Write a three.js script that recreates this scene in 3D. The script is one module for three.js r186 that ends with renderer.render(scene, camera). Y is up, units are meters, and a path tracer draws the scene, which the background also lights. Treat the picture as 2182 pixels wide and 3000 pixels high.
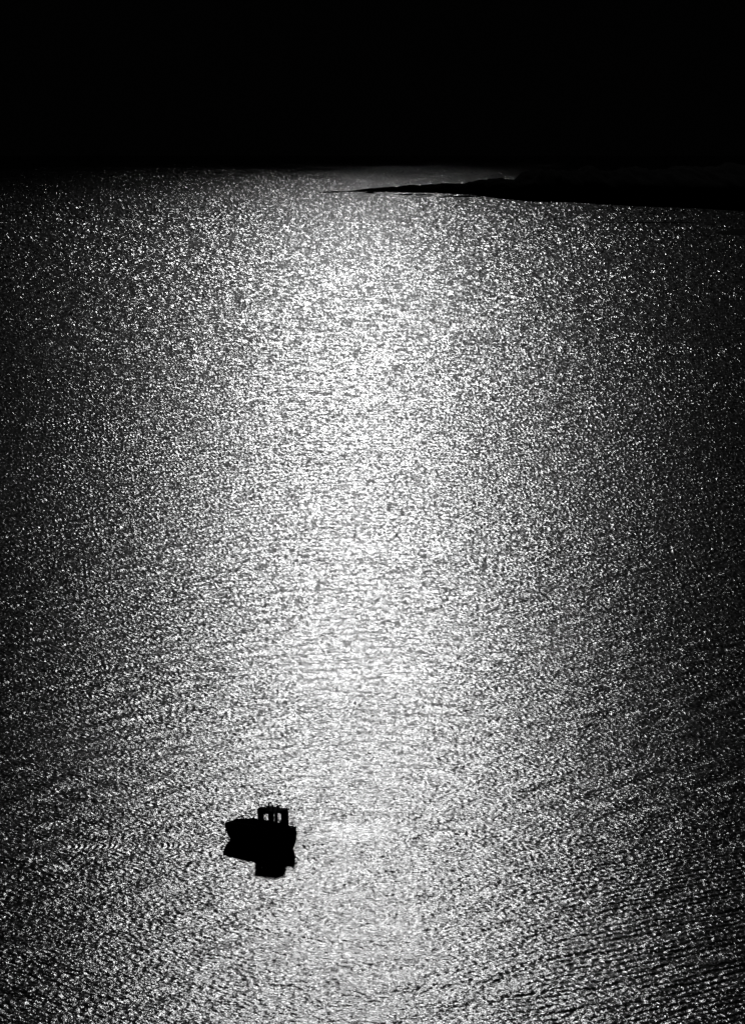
import * as THREE from 'three';
import { mergeGeometries, toCreasedNormals } from 'three/addons/utils/BufferGeometryUtils.js';
import { RoundedBoxGeometry } from 'three/addons/geometries/RoundedBoxGeometry.js';

// ---------------------------------------------------------------- camera, sky, sun, exposure
const scene = new THREE.Scene();
const CAMERA_HEIGHT = 70;                                   // a cliff top above the bay
const camera = new THREE.PerspectiveCamera(19.68, 744 / 1024, 1, 90000);
camera.position.set(0, CAMERA_HEIGHT, 0);
camera.rotation.set(THREE.MathUtils.degToRad(-6.97), 0, 0);
scene.add(camera);

const SUN_ELEVATION = 16.4, SUN_AZIMUTH = -0.3;             // degrees; azimuth measured from straight ahead
const sunFrom = new THREE.Vector3(
  Math.sin(THREE.MathUtils.degToRad(SUN_AZIMUTH)) * Math.cos(THREE.MathUtils.degToRad(SUN_ELEVATION)),
  Math.sin(THREE.MathUtils.degToRad(SUN_ELEVATION)),
  -Math.cos(THREE.MathUtils.degToRad(SUN_AZIMUTH)) * Math.cos(THREE.MathUtils.degToRad(SUN_ELEVATION)));
const sun = new THREE.DirectionalLight(0xffffff, 2.0);
sun.target.position.set(-11.3, 0, -293.8);
sun.position.copy(sun.target.position).addScaledVector(sunFrom, 400);
sun.castShadow = true;
sun.shadow.radius = 3;                                      // a little veiled
sun.shadow.mapSize.set(2048, 2048);
Object.assign(sun.shadow.camera, { left: -80, right: 80, top: 80, bottom: -80, near: 1, far: 1200 });
scene.add(sun, sun.target);

const skyData = new Float32Array(64 * 32 * 4);
for (let i = 0; i < 64 * 32; i++) skyData.set([0.006, 0.006, 0.006, 1], i * 4);   // an even, dark sky
const sky = new THREE.DataTexture(skyData, 64, 32, THREE.RGBAFormat, THREE.FloatType);
sky.mapping = THREE.EquirectangularReflectionMapping;
sky.magFilter = THREE.LinearFilter; sky.needsUpdate = true;
scene.background = sky; scene.environment = sky;

const renderer = new THREE.WebGLRenderer({ antialias: true });
renderer.toneMapping = THREE.LinearToneMapping;
renderer.toneMappingExposure = 0.078;                        // exposed for the glitter: everything else goes black
renderer.shadowMap.enabled = true;

// ---------------------------------------------------------------- helpers
let seed = 20240611;
function rnd() { seed = (seed + 0x6d2b79f5) | 0; let t = Math.imul(seed ^ (seed >>> 15), 1 | seed); t = (t + Math.imul(t ^ (t >>> 7), 61 | t)) ^ t; return ((t ^ (t >>> 14)) >>> 0) / 4294967296; }
function gauss() { return Math.sqrt(-2 * Math.log(1 - rnd())) * Math.cos(2 * Math.PI * rnd()); }
function hash2(i, j) { let h = Math.imul(i, 374761393) + Math.imul(j, 668265263) | 0; h = Math.imul(h ^ (h >>> 13), 1274126177); return ((h ^ (h >>> 16)) >>> 0) / 4294967296; }
function valueNoise(x, y) {
  const i = Math.floor(x), j = Math.floor(y), u = x - i, v = y - j, a = u * u * (3 - 2 * u), b = v * v * (3 - 2 * v);
  return (hash2(i, j) * (1 - a) + hash2(i + 1, j) * a) * (1 - b) + (hash2(i, j + 1) * (1 - a) + hash2(i + 1, j + 1) * a) * b;
}
function fbm(x, y, n = 4) { let s = 0, w = 0.5; for (let k = 0; k < n; k++) { s += w * (valueNoise(x, y) - 0.5); x = x * 2.03 + 17.1; y = y * 2.03 + 5.7; w *= 0.5; } return s; }
const smooth = (a, b, x) => { const t = Math.min(1, Math.max(0, (x - a) / (b - a))); return t * t * (3 - 2 * t); };
const lerp = (a, b, t) => a + (b - a) * t;
function along(points, x) {                                  // piecewise linear through [x, y] pairs, ascending x
  if (x <= points[0][0]) return points[0][1];
  for (let i = 1; i < points.length; i++) if (x <= points[i][0]) return lerp(points[i - 1][1], points[i][1], (x - points[i - 1][0]) / (points[i][0] - points[i - 1][0]));
  return points[points.length - 1][1];
}
function shadows(o) { o.castShadow = true; o.receiveShadow = true; return o; }
function mesh(name, geometry, material, parent = scene) { const m = shadows(new THREE.Mesh(geometry, material)); m.name = name; parent.add(m); return m; }

// ---------------------------------------------------------------- ripple relief: a tile of short wavelets, as slopes
function fft(re, im, n, inverse) {
  for (let i = 1, j = 0; i < n; i++) { let b = n >> 1; for (; j & b; b >>= 1) j ^= b; j ^= b; if (i < j) { let t = re[i]; re[i] = re[j]; re[j] = t; t = im[i]; im[i] = im[j]; im[j] = t; } }
  for (let len = 2; len <= n; len <<= 1) {
    const ang = (inverse ? 2 : -2) * Math.PI / len, wr = Math.cos(ang), wi = Math.sin(ang), half = len >> 1;
    for (let i = 0; i < n; i += len) {
      let cr = 1, ci = 0;
      for (let k = 0; k < half; k++) {
        const a = i + k, b = a + half, xr = re[b] * cr - im[b] * ci, xi = re[b] * ci + im[b] * cr;
        re[b] = re[a] - xr; im[b] = im[a] - xi; re[a] += xr; im[a] += xi;
        const t = cr * wr - ci * wi; ci = cr * wi + ci * wr; cr = t;
      }
    }
  }
}
function spectrum(n, size, shortest, longest, across, fill) {
  const re = new Float64Array(n * n), im = new Float64Array(n * n);
  for (let j = 0; j <= n / 2; j++) for (let i = 0; i < n; i++) {
    const kx = (i < n / 2 ? i : i - n) / size, ky = j / size, k = Math.hypot(kx, ky);
    if (!k || (j === 0 && i > n / 2) || 1 / k < shortest || 1 / k > longest) continue;
    const h = Math.pow(k, -2) * Math.sqrt(across + (1 - across) * (ky * ky) / (k * k));
    const a = gauss() * h, b = gauss() * h;
    fill(re, im, j * n + i, kx, ky, a, b); fill(re, im, ((n - j) % n) * n + (n - i) % n, -kx, -ky, a, -b);
  }
  const r = new Float64Array(n), m = new Float64Array(n);
  for (let j = 0; j < n; j++) fft(re.subarray(j * n, j * n + n), im.subarray(j * n, j * n + n), n, true);
  for (let i = 0; i < n; i++) {
    for (let j = 0; j < n; j++) { r[j] = re[j * n + i]; m[j] = im[j * n + i]; }
    fft(r, m, n, true);
    for (let j = 0; j < n; j++) { re[j * n + i] = r[j]; im[j * n + i] = m[j]; }
  }
  return [re, im];
}
const asSlopes = (re, im, at, kx, ky, a, b) => { re[at] += -kx * b - ky * a; im[at] += kx * a - ky * b; };      // slope across + i slope along
const asHeight = (re, im, at, kx, ky, a, b) => { re[at] += a / (2 * Math.PI); im[at] += b / (2 * Math.PI); };
function waveField(n, size, shortest, longest, sigma, across) {   // a tile of random short-crested waves: height and slopes in metres
  const keep = seed, [sx, sz] = spectrum(n, size, shortest, longest, across, asSlopes); const after = seed;
  seed = keep; const [h] = spectrum(n, size, shortest, longest, across, asHeight); seed = after;
  let v = 0; for (let i = 0; i < n * n; i++) v += sx[i] * sx[i] + sz[i] * sz[i];
  const f = sigma / Math.sqrt(v / (2 * n * n));
  for (let i = 0; i < n * n; i++) { sx[i] *= f; sz[i] *= f; h[i] *= f; }
  return { n, size, h, sx, sz };
}
function rippleNormals(n, size, shortest, longest, sigma) {
  const { sx, sz } = waveField(n, size, shortest, longest, sigma, 1), data = new Uint8Array(n * n * 4);
  for (let i = 0; i < n * n; i++) {
    const l = 127.5 / Math.hypot(sx[i], sz[i], 1);
    data[i * 4] = Math.round(127.5 - sx[i] * l); data[i * 4 + 1] = Math.round(127.5 - sz[i] * l); data[i * 4 + 2] = Math.round(127.5 + l); data[i * 4 + 3] = 255;
  }
  const t = new THREE.DataTexture(data, n, n);
  t.wrapS = t.wrapT = THREE.RepeatWrapping; t.magFilter = THREE.LinearFilter; t.minFilter = THREE.LinearMipmapLinearFilter; t.generateMipmaps = true; t.needsUpdate = true;
  return t;
}
const RIPPLE_TILE = 19;
const ripple = rippleNormals(1024, RIPPLE_TILE, 0.07, 0.3, 0.07);
const WIND_LINE = 790;                                       // metres from the shore: sheltered inside, open outside
const waterMaterial = new THREE.MeshPhysicalMaterial({ color: new THREE.Color().setRGB(0.012, 0.012, 0.012), roughness: 0.165, metalness: 0, ior: 1.333, normalMap: ripple });
waterMaterial.name = 'sea_water';

// ---------------------------------------------------------------- the sea
const chop = waveField(1024, 83, 0.24, 1.2, 0.09, 0.5), swell = waveField(1024, 331, 1.3, 8, 0.028, 0.04);
let fieldH = 0, fieldX = 0, fieldZ = 0;
function sample(w, x, z, turn) {                             // bilinear, in axes turned by a small angle
  const c = Math.cos(turn), q = Math.sin(turn), n = w.n, u = (x * c + z * q) / w.size * n, v = (z * c - x * q) / w.size * n;
  const i = Math.floor(u), j = Math.floor(v), a = u - i, b = v - j, i0 = i & (n - 1), i1 = (i + 1) & (n - 1), j0 = (j & (n - 1)) * n, j1 = ((j + 1) & (n - 1)) * n;
  const w00 = (1 - a) * (1 - b), w10 = a * (1 - b), w01 = (1 - a) * b, w11 = a * b, get = (f) => f[j0 + i0] * w00 + f[j0 + i1] * w10 + f[j1 + i0] * w01 + f[j1 + i1] * w11;
  const sx = get(w.sx), sz = get(w.sz); fieldH = get(w.h); fieldX = sx * c - sz * q; fieldZ = sx * q + sz * c;
}
let slopeX = 0, slopeZ = 0;
const fetch_ = [[200, 0.84], [320, 0.86], [500, 0.9], [790, 1.0], [830, 0.9], [1500, 0.95], [3000, 1.1]];
const crossSea = [[200, 1], [350, 1.1], [600, 1.35], [1000, 1.6], [2500, 1.6], [5000, 1.45]];   // wavelets from the side, growing with the open water
const longCrested = [[200, 1.1], [500, 1.2], [900, 1.5], [1600, 1.9]];
const wakeRun = { x: -18, z: -293.6 };
function gust(x, z) {                                         // how much ruffled the water is: shelter, wind patches, the slick beside the boat
  const r = Math.hypot(x, z) + 60 * fbm(x / 40 + 1, z / 60, 3), u = (x + 1.8) / 5.5, v = (z + 299.2 - 0.15 * x) / 4.6;
  return along(fetch_, r) * (1 + 0.6 * smooth(600, 1300, r) * fbm(x / 1100, z / 75, 3) + 0.5 * fbm(x / 260 + 3.3, z / 150 - 8.1, 3) + 0.6 * fbm(x / 30 + 9.2, z / 22 + 1.7, 3)) * (1 - 0.4 * Math.exp(-u * u - v * v)) * (1 - 0.45 * smooth(-42, -34, x) * (1 - smooth(-18, -14, x)) * Math.exp(-Math.pow((z - wakeRun.z - 0.06 * (wakeRun.x - x)) / 2.6, 2)));
}
// a second, long-crested train that shows only near the shore to the right
const train = { k: 2 * Math.PI / 1.3, cx: Math.cos(0.95), cz: Math.sin(0.95) };
function seaHeight(x, z, g) {
  sample(chop, x, z, 0.12); let h = fieldH * g; slopeX = fieldX * g; slopeZ = fieldZ * g;
  sample(swell, x, z, -0.2); const k = g * along(longCrested, -z); h += fieldH * k; slopeX += fieldX * k; slopeZ += fieldZ * k;
  slopeX *= along(crossSea, -z);
  if (z > -420 && z < -200) {
    const e = smooth(4, 22, x + (z + 250) * 0.1) * smooth(-330, -270, z) * 0.06 * (0.6 + 1.2 * (0.5 + fbm(x / 9, z / 14, 2)));
    if (e > 0.002) {
      const wob = 1.6 * fbm(x / 6 + 2, z / 9, 3) * 6.28, a = train.k * (train.cx * x + train.cz * z) + wob, c = Math.cos(a) * e;
      h += Math.sin(a) * e / train.k; slopeX += c * train.cx; slopeZ += c * train.cz;
    }
    // a few arcs of ripples on the other side of the boat
    const p = x - 9.5, q = z + 293.5;
    if (p > 0 && p < 14 && Math.abs(q) < 7) {
      const e3 = 0.1 * smooth(0, 3, p) * (1 - smooth(7, 14, p)) * Math.exp(-q * q / 7) * smooth(0.2, 0.7, valueNoise(x / 1.3 + 20, z / 1.6)), k = 2 * Math.PI / 0.75, a = k * (p - 0.1 * q * q) + 5 * fbm(x / 2, z / 3, 3), c = Math.cos(a) * e3;
      h += Math.sin(a) * e3 / k; slopeX += c; slopeZ -= c * 0.2 * q;
    }
    // ripples trailing in a narrow band from the boat towards the left
    const u = wakeRun.x - x, v = (z - wakeRun.z) - 0.06 * u;
    if (u > -2 && u < 26 && Math.abs(v) < 7) {
      const e2 = 0.2 * smooth(-2, 3, u) * (1 - smooth(10, 21, u)) * Math.exp(-v * v / 9) * smooth(0.12, 0.6, valueNoise(x / 1.1 + 40, z / 1.6)) ;
      const k = 2 * Math.PI / (0.6 + 0.16 * fbm(x / 9, 3.1, 2)), a = k * (u - 0.2 * v * v) + 8 * fbm(x / 1.3, z / 2.5, 3), c = Math.cos(a) * e2;
      h += Math.sin(a) * e2 / k; slopeX -= c; slopeZ -= c * 0.4 * v;
    }
  }
  return h;
}
(function () {
  const rows = [], cols = [];
  for (let r = 25; r < 212; r += 3) rows.push(r);
  for (let q = 1 / 212, c = 4.3e-6; q > 1 / 45000; q -= c) rows.push(1 / q);
  rows.push(45000);
  const A = 0.155;                                            // finely divided as far as the bay in view
  const wide = []; for (let a = A + 0.005; a < 0.36; a += 0.005) wide.push(a); for (let a = 0.37; a <= 1.2; a += 0.04) wide.push(a);
  for (const a of wide.slice().reverse()) cols.push(-a);
  const M = 950; for (let i = 0; i <= M; i++) cols.push(-A + 2 * A * i / M);
  cols.push(...wide);
  const C = cols.length, sin = cols.map(Math.sin), cos = cols.map(Math.cos);
  const sheet = (name, rows, material, label) => {
    const R = rows.length, pos = new Float32Array(R * C * 3), nor = new Float32Array(R * C * 3), uv = new Float32Array(R * C * 2);
    for (let j = 0; j < R; j++) {
      const r = rows[j];
      for (let i = 0; i < C; i++) {
        const n = j * C + i, x = r * sin[i], z = -r * cos[i];
        let h = seaHeight(x, z, gust(x, z));
        if (Math.abs(cols[i]) > A + 0.001) h = 0;
        h *= 1 - smooth(500, WIND_LINE - 5, r);               // farther out only the lean of the water is seen
        const sx = slopeX, sz = slopeZ, l = 1 / Math.hypot(sx, 1, sz);
        pos[n * 3] = x; pos[n * 3 + 1] = h; pos[n * 3 + 2] = z;
        nor[n * 3] = -sx * l; nor[n * 3 + 1] = l; nor[n * 3 + 2] = -sz * l;
        uv[n * 2] = x / RIPPLE_TILE; uv[n * 2 + 1] = -z / RIPPLE_TILE;
      }
    }
    const index = new Uint32Array((R - 1) * (C - 1) * 6); let q = 0;
    for (let j = 0; j < R - 1; j++) for (let i = 0; i < C - 1; i++) { const a = j * C + i, b = a + 1, c = a + C, d = c + 1; index[q++] = a; index[q++] = b; index[q++] = c; index[q++] = b; index[q++] = d; index[q++] = c; }
    const g = new THREE.BufferGeometry();
    g.setAttribute('position', new THREE.BufferAttribute(pos, 3)); g.setAttribute('normal', new THREE.BufferAttribute(nor, 3)); g.setAttribute('uv', new THREE.BufferAttribute(uv, 2));
    g.setIndex(new THREE.BufferAttribute(index, 1));
    mesh(name, g, material).userData = { kind: 'structure', label, category: 'sea' };
  };
  sheet('sea', rows, waterMaterial, 'rippled sea glittering in low backlight, from the foreground to the black horizon');
})();

// ---------------------------------------------------------------- unseen cloud above the frame, placed to darken the sea towards the horizon
(function () {
  const BASE = 5000, shift = BASE / Math.tan(THREE.MathUtils.degToRad(SUN_ELEVATION)), puffs = [];
  const thick = [[1300, 0], [1800, 0.1], [2800, 0.4], [5400, 1.0], [8000, 1.6], [11000, 2.4], [15000, 3.1], [20000, 4.5]];   // how thickly the puffs shade the water at this range
  for (let r = 1300, dr; r < 20000; r += dr) {
    const half = 0.19 * r + 60, size = 14 + r / 330; dr = size * 1.5;
    const n = Math.floor(along(thick, r) * dr * 2 * half / (Math.PI * size * size * 1.0) + rnd());
    for (let k = 0; k < n; k++) puffs.push([(2 * (k + rnd()) / n - 1) * half, -(r + rnd() * dr + shift), size * (0.75 + 0.5 * rnd())]);
  }
  const puff = new THREE.IcosahedronGeometry(1, 1), p = puff.attributes.position;
  for (let i = 0; i < p.count; i++) { const x = p.getX(i), y = p.getY(i), z = p.getZ(i), f = 1 + 0.5 * fbm(x * 1.7 + 4, z * 1.7 + y * 1.3, 3); p.setXYZ(i, x * f, y * f * (y < 0 ? 0.5 : 1), z * f); }
  puff.computeVertexNormals();
  const vapour = new THREE.MeshStandardMaterial({ color: new THREE.Color().setRGB(0.6, 0.6, 0.6), roughness: 1 });
  const bank = shadows(new THREE.InstancedMesh(puff, vapour, puffs.length)); bank.name = 'unseen_cloud_bank';
  const m = new THREE.Matrix4(), q = new THREE.Quaternion(), up = new THREE.Vector3(0, 1, 0);
  puffs.forEach(([x, z, s], i) => bank.setMatrixAt(i, m.compose(new THREE.Vector3(x, BASE + (rnd() - 0.5) * 60, z), q.setFromAxisAngle(up, rnd() * 6.28), new THREE.Vector3(s * 1.25, s * 0.45, s * 0.8))));
  bank.userData = { kind: 'stuff', label: 'bank of broken cloud out of view, placed to darken the far sea', category: 'cloud' };
  scene.add(bank);
  // a closed deck beyond, also out of view, keeps the farthest water dark
  const deck = new THREE.PlaneGeometry(24000, 50000, 80, 140); deck.rotateX(-Math.PI / 2);
  const d = deck.attributes.position; for (let i = 0; i < d.count; i++) d.setY(i, 260 * fbm(d.getX(i) / 900, d.getZ(i) / 900, 4));
  deck.computeVertexNormals(); deck.translate(0, BASE + 60, -(19600 + shift + 25000));
  const far = mesh('unseen_cloud_deck', deck, vapour); far.userData = { kind: 'stuff', label: 'closed deck of cloud out of view, placed to darken the sea at the horizon', category: 'cloud' };
  console.log('puffs', puffs.length);
})();

// ---------------------------------------------------------------- headland and rocks
const rockMaterial = new THREE.MeshPhysicalMaterial({ color: new THREE.Color().setRGB(0.03, 0.03, 0.03), roughness: 1, specularIntensity: 0.02 });
rockMaterial.name = 'dark_rock';
(function () {
  // near shore and crest height as [x along the shore, z of the near shore] / [x, height]
  const shore = [[-60, -5150], [9, -5110], [63, -5078], [115, -4982], [163, -4800], [188, -4420], [223, -4166], [268, -4120], [336, -3846], [404, -3663], [439, -3497], [700, -3000], [1400, -2500]];
  const crest = [[-60, -1], [-42, 0.6], [-25, 3.2], [0, 6.0], [40, 8.6], [63, 11], [95, 13], [130, 14.5], [150, 17.5], [162, 22], [180, 26], [212, 29], [222, 37], [262, 40], [300, 43], [360, 46], [440, 48], [700, 60], [1400, 90]];
  const width = [[-60, 30], [60, 90], [160, 200], [220, 380], [440, 900], [1400, 1800]];
  const xs = []; for (let x = -60; x < 460; x += 1.6) xs.push(x); for (let x = 460; x <= 1400; x += 16) xs.push(x);
  const T = 30, pos = [], index = [], C = xs.length;
  for (let j = 0; j <= T; j++) for (let i = 0; i < C; i++) {
    const t = j / T, x = xs[i], w = along(width, x), jag = 14 * fbm(x / 22, 4.2, 4);
    const prof = Math.pow(Math.sin(Math.PI * Math.min(1, Math.pow(t, 0.72))), 0.62), top = along(crest, x);
    const z = along(shore, x) + jag - w * t;
    let y = top * prof * (1 + 0.55 * fbm(x / 16, t * 5, 4)) + Math.min(3.2, top * 0.22) * fbm(x / 4.5, t * 11, 3) * 2 * prof;
    if (j === 0 || j === T) y = -2.5;
    pos.push(x, y, z);
  }
  for (let j = 0; j < T; j++) for (let i = 0; i < C - 1; i++) { const a = j * C + i, b = a + 1, c = a + C, d = c + 1; index.push(a, b, c, b, d, c); }
  let g = new THREE.BufferGeometry(); g.setAttribute('position', new THREE.Float32BufferAttribute(pos, 3)); g.setIndex(index); g.computeVertexNormals();
  const land = mesh('headland', g, rockMaterial); land.userData = { kind: 'structure', label: 'black headland tapering to a low point across the far water', category: 'headland' };
})();
function skerry(name, label, x, z, length, depth, height, turn = 0) {      // a low rock awash: an uneven mound
  const U = 46, V = 12, pos = [], index = [], o = rnd() * 100;
  for (let j = 0; j <= V; j++) for (let i = 0; i <= U; i++) {
    const a = i / U * 2 * Math.PI, rr = 1 - j / V, jag = 1 + 0.7 * fbm(Math.cos(a) * 2.1 + o, Math.sin(a) * 2.1 - o, 3);
    const px = Math.cos(a) * rr * length / 2 * (j === V ? 0 : jag), pz = Math.sin(a) * rr * depth / 2 * (j === V ? 0 : jag);
    const y = j === 0 ? -1 : height * Math.pow(1 - rr * rr, 0.6) * (0.75 + 1.3 * fbm(px / length * 9 + o, pz / depth * 3, 4)) - 0.1;
    pos.push(px, y, pz);
  }
  for (let j = 0; j < V; j++) for (let i = 0; i < U; i++) { const a = j * (U + 1) + i, b = a + 1, c = a + U + 1, d = c + 1; index.push(a, c, b, b, c, d); }
  const g = new THREE.BufferGeometry(); g.setAttribute('position', new THREE.Float32BufferAttribute(pos, 3)); g.setIndex(index); g.computeVertexNormals();
  const m = mesh(name, g, rockMaterial); m.position.set(x, 0, z); m.rotation.y = turn;
  m.userData = { label, category: 'rock', group: 'low rocks off the headland' };
  return m;
}
skerry('reef_rock', 'thin dark reef trailing left from the tip of the headland', -62, -5060, 62, 26, 2.2);
skerry('reef_rock_001', 'small low rock just below the tip of the headland', -6, -4975, 17, 60, 2.6);
skerry('reef_rock_002', 'long thin reef lying in front of the narrow end of the headland', 66, -4765, 66, 60, 2.4);
skerry('reef_rock_003', 'flat dark reef joining the foot of the headland where it widens', 140, -4590, 62, 80, 3.2);
skerry('reef_rock_004', 'longest thin reef floating alone below the headland, near the right edge', 276, -2915, 112, 30, 1.0);
skerry('reef_rock_005', 'broad low rock cut off by the right edge, below the long thin reef', 352, -2560, 118, 230, 2.2);

// ---------------------------------------------------------------- the boat
const paint = (v, rough = 0.75, spec = 0.25) => new THREE.MeshPhysicalMaterial({ color: new THREE.Color().setRGB(v, v, v), roughness: rough, specularIntensity: spec });
const hullPaint = paint(0.035, 0.6), trimPaint = paint(0.05), deckPaint = paint(0.06, 0.95, 0.1), cabinPaint = paint(0.05), metalPaint = paint(0.05, 0.5), rubber = paint(0.02, 0.9, 0.2);
const glass = new THREE.MeshPhysicalMaterial({ color: new THREE.Color().setRGB(0.9, 0.9, 0.9), roughness: 0.02, transmission: 1, thickness: 0, ior: 1.5 });
const boat = new THREE.Group(); boat.name = 'fishing_boat'; scene.add(boat);
boat.userData = { label: 'small dark fishing boat with a boxy wheelhouse, alone on the glittering water', category: 'boat' };
boat.position.set(-11.36, 0.0, -294.5); boat.rotation.y = -THREE.MathUtils.degToRad(36);   // +x of the boat is its bow, to the right and towards the shore

const stem = [[-0.7, 3.5], [0, 4.16], [0.46, 4.38], [1.2, 4.58], [1.8, 4.6], [2.6, 4.5]];
const sternLine = [[-0.7, -2.9], [0, -3.38], [0.6, -3.66], [1.2, -3.84], [1.8, -3.84], [2.6, -3.78]];
const sheer = (x) => along([[-3.85, 1.82], [-2.6, 1.95], [-1.4, 2.08], [0.3, 2.06], [1.8, 2.0], [3.1, 2.02], [3.9, 2.12], [4.5, 2.3]], x);
const AFT = -3.82, FORE = 4.52;
const plan = (t) => t > 0.42 ? Math.pow(Math.max(0, 1 - Math.pow((t - 0.42) / 0.58, 2.3)), 0.72) : lerp(0.8, 1, Math.sin(Math.PI / 2 * t / 0.42));
const flare = (y, t) => lerp(0.72, 1.12, smooth(-0.2, 1.5, y)) * lerp(1, lerp(0.72, 1.1, smooth(0, 2.3, y)), t) * smooth(-0.72, 0.1, y + 0.0001);
const halfBreadth = (y, t) => Math.max(0.012, 1.12 * plan(t) * flare(y, t));
function hullPoint(t, y) { return [lerp(along(sternLine, y), along(stem, y), t), y, halfBreadth(y, t)]; }
(function () {
  const U = 64, V = 18, pos = [], index = [];
  for (const side of [1, -1]) for (let i = 0; i <= U; i++) {
    const t = i / U, top = sheer(lerp(AFT, FORE, t));
    for (let j = 0; j <= V; j++) { const y = lerp(-0.7, top, j / V), p = hullPoint(t, y); pos.push(p[0], p[1], p[2] * side); }
  }
  const half = (U + 1) * (V + 1);
  for (let i = 0; i < U; i++) for (let j = 0; j < V; j++) {
    const a = i * (V + 1) + j, b = a + 1, c = a + V + 1, d = c + 1;
    index.push(a, c, b, b, c, d); index.push(half + a, half + b, half + c, half + b, half + d, half + c);
  }
  for (let j = 0; j < V; j++) { const a = j, b = j + 1, c = half + j, d = half + j + 1; index.push(a, b, c, b, d, c); }   // transom
  let g = new THREE.BufferGeometry(); g.setAttribute('position', new THREE.Float32BufferAttribute(pos, 3)); g.setIndex(index);
  g = toCreasedNormals(g, 0.7);
  const hull = mesh('hull', g, hullPaint, boat);
  // rubbing strakes follow the sides
  for (const side of [1, -1]) {
    const pts = []; for (let i = 0; i <= 30; i++) { const t = i / 30, y = lerp(1.35, 1.8, Math.pow(t, 1.5)), p = hullPoint(t, y); pts.push(new THREE.Vector3(p[0], p[1], p[2] * side * 1.005)); }
    mesh('rubbing_strake', new THREE.TubeGeometry(new THREE.CatmullRomCurve3(pts), 60, 0.045, 6), trimPaint, hull);
  }
  // gunwale cap along the top edge
  for (const side of [1, -1]) {
    const pts = []; for (let i = 0; i <= 60; i++) { const t = i / 60, y = sheer(lerp(AFT, FORE, t)), p = hullPoint(t, y); pts.push(new THREE.Vector3(p[0], p[1], p[2] * side)); }
    mesh('gunwale', new THREE.TubeGeometry(new THREE.CatmullRomCurve3(pts), 110, 0.04, 6), trimPaint, hull);
  }
  const deck = (name, t0, t1, y, m) => {
    const pos = [], index = [], N = 24;
    for (let i = 0; i <= N; i++) { const p = hullPoint(lerp(t0, t1, i / N), y); for (const [dy] of [[0], [-0.05]]) pos.push(p[0], y + dy, p[2] - 0.01, p[0], y + dy, -p[2] + 0.01); }
    for (let i = 0; i < N; i++) { const a = i * 4, b = a + 4; index.push(a, a + 1, b, a + 1, b + 1, b, a + 2, b + 2, a + 3, a + 3, b + 2, b + 3); }
    const g = new THREE.BufferGeometry(); g.setAttribute('position', new THREE.Float32BufferAttribute(pos, 3)); g.setIndex(index); g.computeVertexNormals();
    return mesh(name, g, m, boat);
  };
  const fore = deck('foredeck', 0.8, 0.985, 1.78, deckPaint);
  const aft = deck('aft_deck', 0.004, 0.8, 1.1, deckPaint);
  const bulk = new THREE.BoxGeometry(0.05, 0.66, 1.5); bulk.translate(2.98, 1.43, 0); mesh('bulkhead', bulk, cabinPaint, boat);
  for (const [x, z, h] of [[3.95, 0, 0.3]]) {
    const c = new THREE.CylinderGeometry(0.05, 0.06, h + 0.1, 10); c.translate(x, 1.78 + h / 2, z);
    const cap = new THREE.CylinderGeometry(0.08, 0.08, 0.03, 10); cap.translate(x, 1.83 + h, z); mesh('bollard', mergeGeometries([c, cap]), metalPaint, fore);
  }
  // crates and a hauler on the aft deck
  for (const [x, y, z, a] of [[-2.9, 1.3, -0.35, 0.1], [-2.2, 1.3, 0.3, -0.2], [-2.85, 1.3, 0.4, 0.3]]) { const c = new RoundedBoxGeometry(0.6, 0.4, 0.42, 2, 0.03); c.rotateY(a); c.translate(x, y, z); mesh('fish_box', c, trimPaint, aft); }
  const haul = new THREE.CylinderGeometry(0.16, 0.16, 0.12, 16); haul.rotateX(Math.PI / 2); haul.translate(-1.75, 2.12, -1.08); const arm = new THREE.CylinderGeometry(0.05, 0.06, 1.05, 8); arm.translate(-1.75, 1.6, -0.98); mesh('pot_hauler', mergeGeometries([haul, arm]), metalPaint, boat);
  const samson = new THREE.CylinderGeometry(0.05, 0.05, 0.3, 8); samson.translate(-2.6, 2.0, -0.92); mesh('mooring_post', samson, metalPaint, boat);
  const tyre = new THREE.TorusGeometry(0.24, 0.09, 8, 18); tyre.rotateY(Math.PI / 2); tyre.translate(-3.86, 1.35, 0.55); mesh('stern_fender', tyre, rubber, boat);
})();
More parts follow.
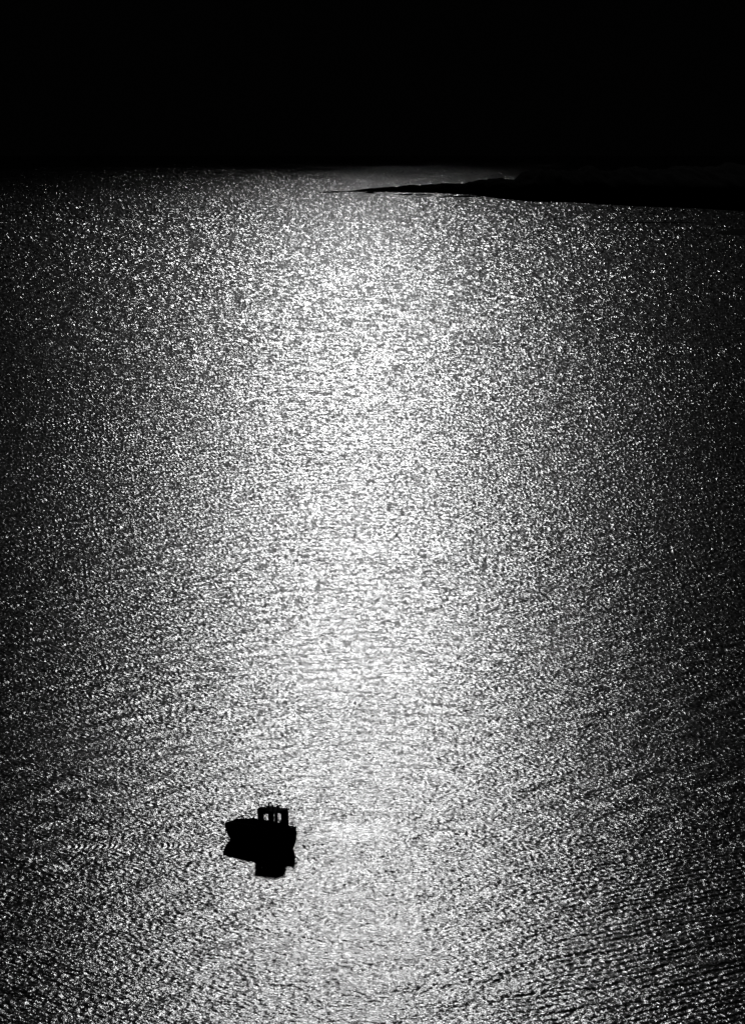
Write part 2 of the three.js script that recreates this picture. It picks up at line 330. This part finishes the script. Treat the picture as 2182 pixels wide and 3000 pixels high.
// wheelhouse: four walls with cut window openings, each pane a sub-part
(function () {
  const base = 1.1, eave = 3.66, X0 = 0.30, X1b = 2.95, X1t = 2.83, half = 0.93, th = 0.05;                // X0 rear, X1 raked front
  const roundRect = (s, x0, y0, x1, y1, r) => { s.moveTo(x0 + r, y0); s.lineTo(x1 - r, y0); s.quadraticCurveTo(x1, y0, x1, y0 + r); s.lineTo(x1, y1 - r); s.quadraticCurveTo(x1, y1, x1 - r, y1); s.lineTo(x0 + r, y1); s.quadraticCurveTo(x0, y1, x0, y1 - r); s.lineTo(x0, y0 + r); s.quadraticCurveTo(x0, y0, x0 + r, y0); return s; };
  function wall(name, outline, holes, place) {
    const s = new THREE.Shape(); outline.forEach(([x, y], i) => i ? s.lineTo(x, y) : s.moveTo(x, y)); s.closePath();
    for (const h of holes) s.holes.push(roundRect(new THREE.Path(), h[0], h[1], h[2], h[3], 0.07));
    const g = new THREE.ExtrudeGeometry(s, { depth: th, bevelEnabled: false, curveSegments: 5 }); place(g);
    const w = mesh(name, g, cabinPaint, boat);
    for (const h of holes) { const p = new THREE.ShapeGeometry(roundRect(new THREE.Shape(), h[0] - 0.005, h[1] - 0.005, h[2] + 0.005, h[3] + 0.005, 0.07), 5); p.translate(0, 0, th / 2); place(p); mesh('window_pane', p, glass, w); }
    return w;
  }
  const outline = [[X0, base], [X1b, base], [X1t, eave], [X0, eave]];
  wall('side_wall', outline, [[1.12, 2.54, 2.5, 3.61]], (g) => g.translate(0, 0, half - th));                      // the side facing the viewer
  wall('side_wall', outline, [[0.99, 2.15, 1.92, 3.16]], (g) => g.translate(0, 0, -half));
  const W = half - th - 0.002;
  wall('front_wall', [[-W, base], [W, base], [W, eave], [-W, eave]], [[-0.82, 2.68, -0.06, 3.6], [0.06, 2.68, 0.7, 3.6]], (g) => { g.rotateY(Math.PI / 2); const p = g.attributes.position; for (let i = 0; i < p.count; i++) p.setX(i, p.getX(i) - th - 0.003 + lerp(X1b, X1t, (p.getY(i) - base) / (eave - base))); });
  const rear = wall('rear_wall', [[-W, base], [W, base], [W, eave], [-W, eave]], [[0.02, 1.94, 0.85, 2.98]], (g) => { g.rotateY(Math.PI / 2); g.translate(X0 + 0.003, 0, 0); });
  const door = new RoundedBoxGeometry(0.04, 1.85, 0.62, 2, 0.015); door.translate(X0 - 0.03, 2.08, 0.45); mesh('door', door, trimPaint, rear);
  // roof: a crowned slab with rounded edge
  const s = new THREE.Shape(); const hw = 0.98; s.moveTo(-hw, 0); s.lineTo(hw, 0); s.lineTo(hw, 0.04); s.quadraticCurveTo(0, 0.13, -hw, 0.04); s.closePath();
  const rg = new THREE.ExtrudeGeometry(s, { depth: 2.62, bevelEnabled: true, bevelThickness: 0.05, bevelSize: 0.03, bevelSegments: 3, curveSegments: 12 });
  rg.rotateY(Math.PI / 2); rg.translate(0.27, eave + 0.035, 0);
  { const p = rg.attributes.position; for (let i = 0; i < p.count; i++) { const x = p.getX(i); p.setY(i, p.getY(i) - 0.16 * Math.pow(smooth(2.3, 2.95, x), 1.5) * (p.getY(i) > eave + 0.05 ? 0.15 : 0)); } rg.computeVertexNormals(); }
  rg.translate(-1.6, -eave, 0); rg.rotateZ(0.035); rg.translate(1.6, eave, 0);
  const roof = mesh('roof', rg, deckPaint, boat);
  const top = eave + 0.1;
  const locker = new RoundedBoxGeometry(0.75, 0.3, 0.55, 2, 0.05); locker.translate(0.72, top + 0.02, 0.6); mesh('roof_locker', locker, trimPaint, roof);
  // bent exhaust pipe
  const pipe = new THREE.TubeGeometry(new THREE.CatmullRomCurve3([[0.95, top - 0.05, -0.1], [0.95, top + 0.24, -0.1], [1.02, top + 0.5, -0.1], [1.3, top + 0.6, -0.1]].map((p) => new THREE.Vector3(...p))), 14, 0.085, 8); mesh('exhaust_pipe', pipe, metalPaint, roof);
  const foot = new THREE.CylinderGeometry(0.09, 0.11, 0.2, 10); foot.translate(0.95, top + 0.08, -0.1); mesh('exhaust_collar', foot, metalPaint, roof);
  // search light on a post
  const post = new THREE.CylinderGeometry(0.05, 0.06, 0.36, 8); post.translate(2.2, top + 0.14, 0); const bowl = new THREE.SphereGeometry(0.15, 12, 8); bowl.scale(1, 0.8, 1); bowl.translate(2.2, top + 0.36, 0); mesh('search_light', mergeGeometries([post, bowl]), metalPaint, roof);
  const vent = new THREE.CylinderGeometry(0.075, 0.09, 0.5, 10); vent.translate(1.62, top + 0.17, 0); mesh('vent', vent, metalPaint, roof);
  const horn = new THREE.LatheGeometry([[0.02, 0], [0.035, 0.12], [0.09, 0.24]].map(([a, b]) => new THREE.Vector2(a, b)), 10); horn.rotateZ(0.9); horn.translate(0.48, top + 0.2, 0.72); const leg = new THREE.CylinderGeometry(0.03, 0.03, 0.16, 8); leg.translate(0.46, top + 0.2, 0.72); mesh('horn', mergeGeometries([horn.toNonIndexed(), leg.toNonIndexed()]), metalPaint, roof);
  const lamp = new RoundedBoxGeometry(0.16, 0.14, 0.14, 2, 0.03); lamp.translate(0.45, top + 0.02, 0.35); mesh('navigation_lamp', lamp, metalPaint, roof);
  // inside: a console and a seat
  const con = new RoundedBoxGeometry(0.4, 1.0, 1.2, 2, 0.04); con.translate(2.62, 1.6, 0); mesh('console', con, cabinPaint, boat);
  const wheel = new THREE.TorusGeometry(0.2, 0.02, 6, 20); wheel.rotateY(Math.PI / 2); wheel.translate(2.38, 1.95, 0); mesh('steering_wheel', wheel, metalPaint, boat);
  // bow pulpit: a bent rail on two short stanchions
  const rail = []; for (let i = 0; i <= 16; i++) { const a = (i / 16 - 0.5) * Math.PI; rail.push(new THREE.Vector3(3.35 + 0.95 * Math.pow(Math.cos(a), 0.8), 1.98 + 0.62 * Math.pow(Math.cos(a), 0.35), 0.72 * Math.sin(a))); }
  const pulpit = mesh('bow_rail', new THREE.TubeGeometry(new THREE.CatmullRomCurve3(rail), 48, 0.024, 6), metalPaint, boat);
  for (const z of [0.4, -0.4]) { const c = new THREE.CylinderGeometry(0.02, 0.02, 0.62, 6); c.translate(4.07, 2.25, z); mesh('stanchion', c, metalPaint, pulpit); }
})();

renderer.render(scene, camera);
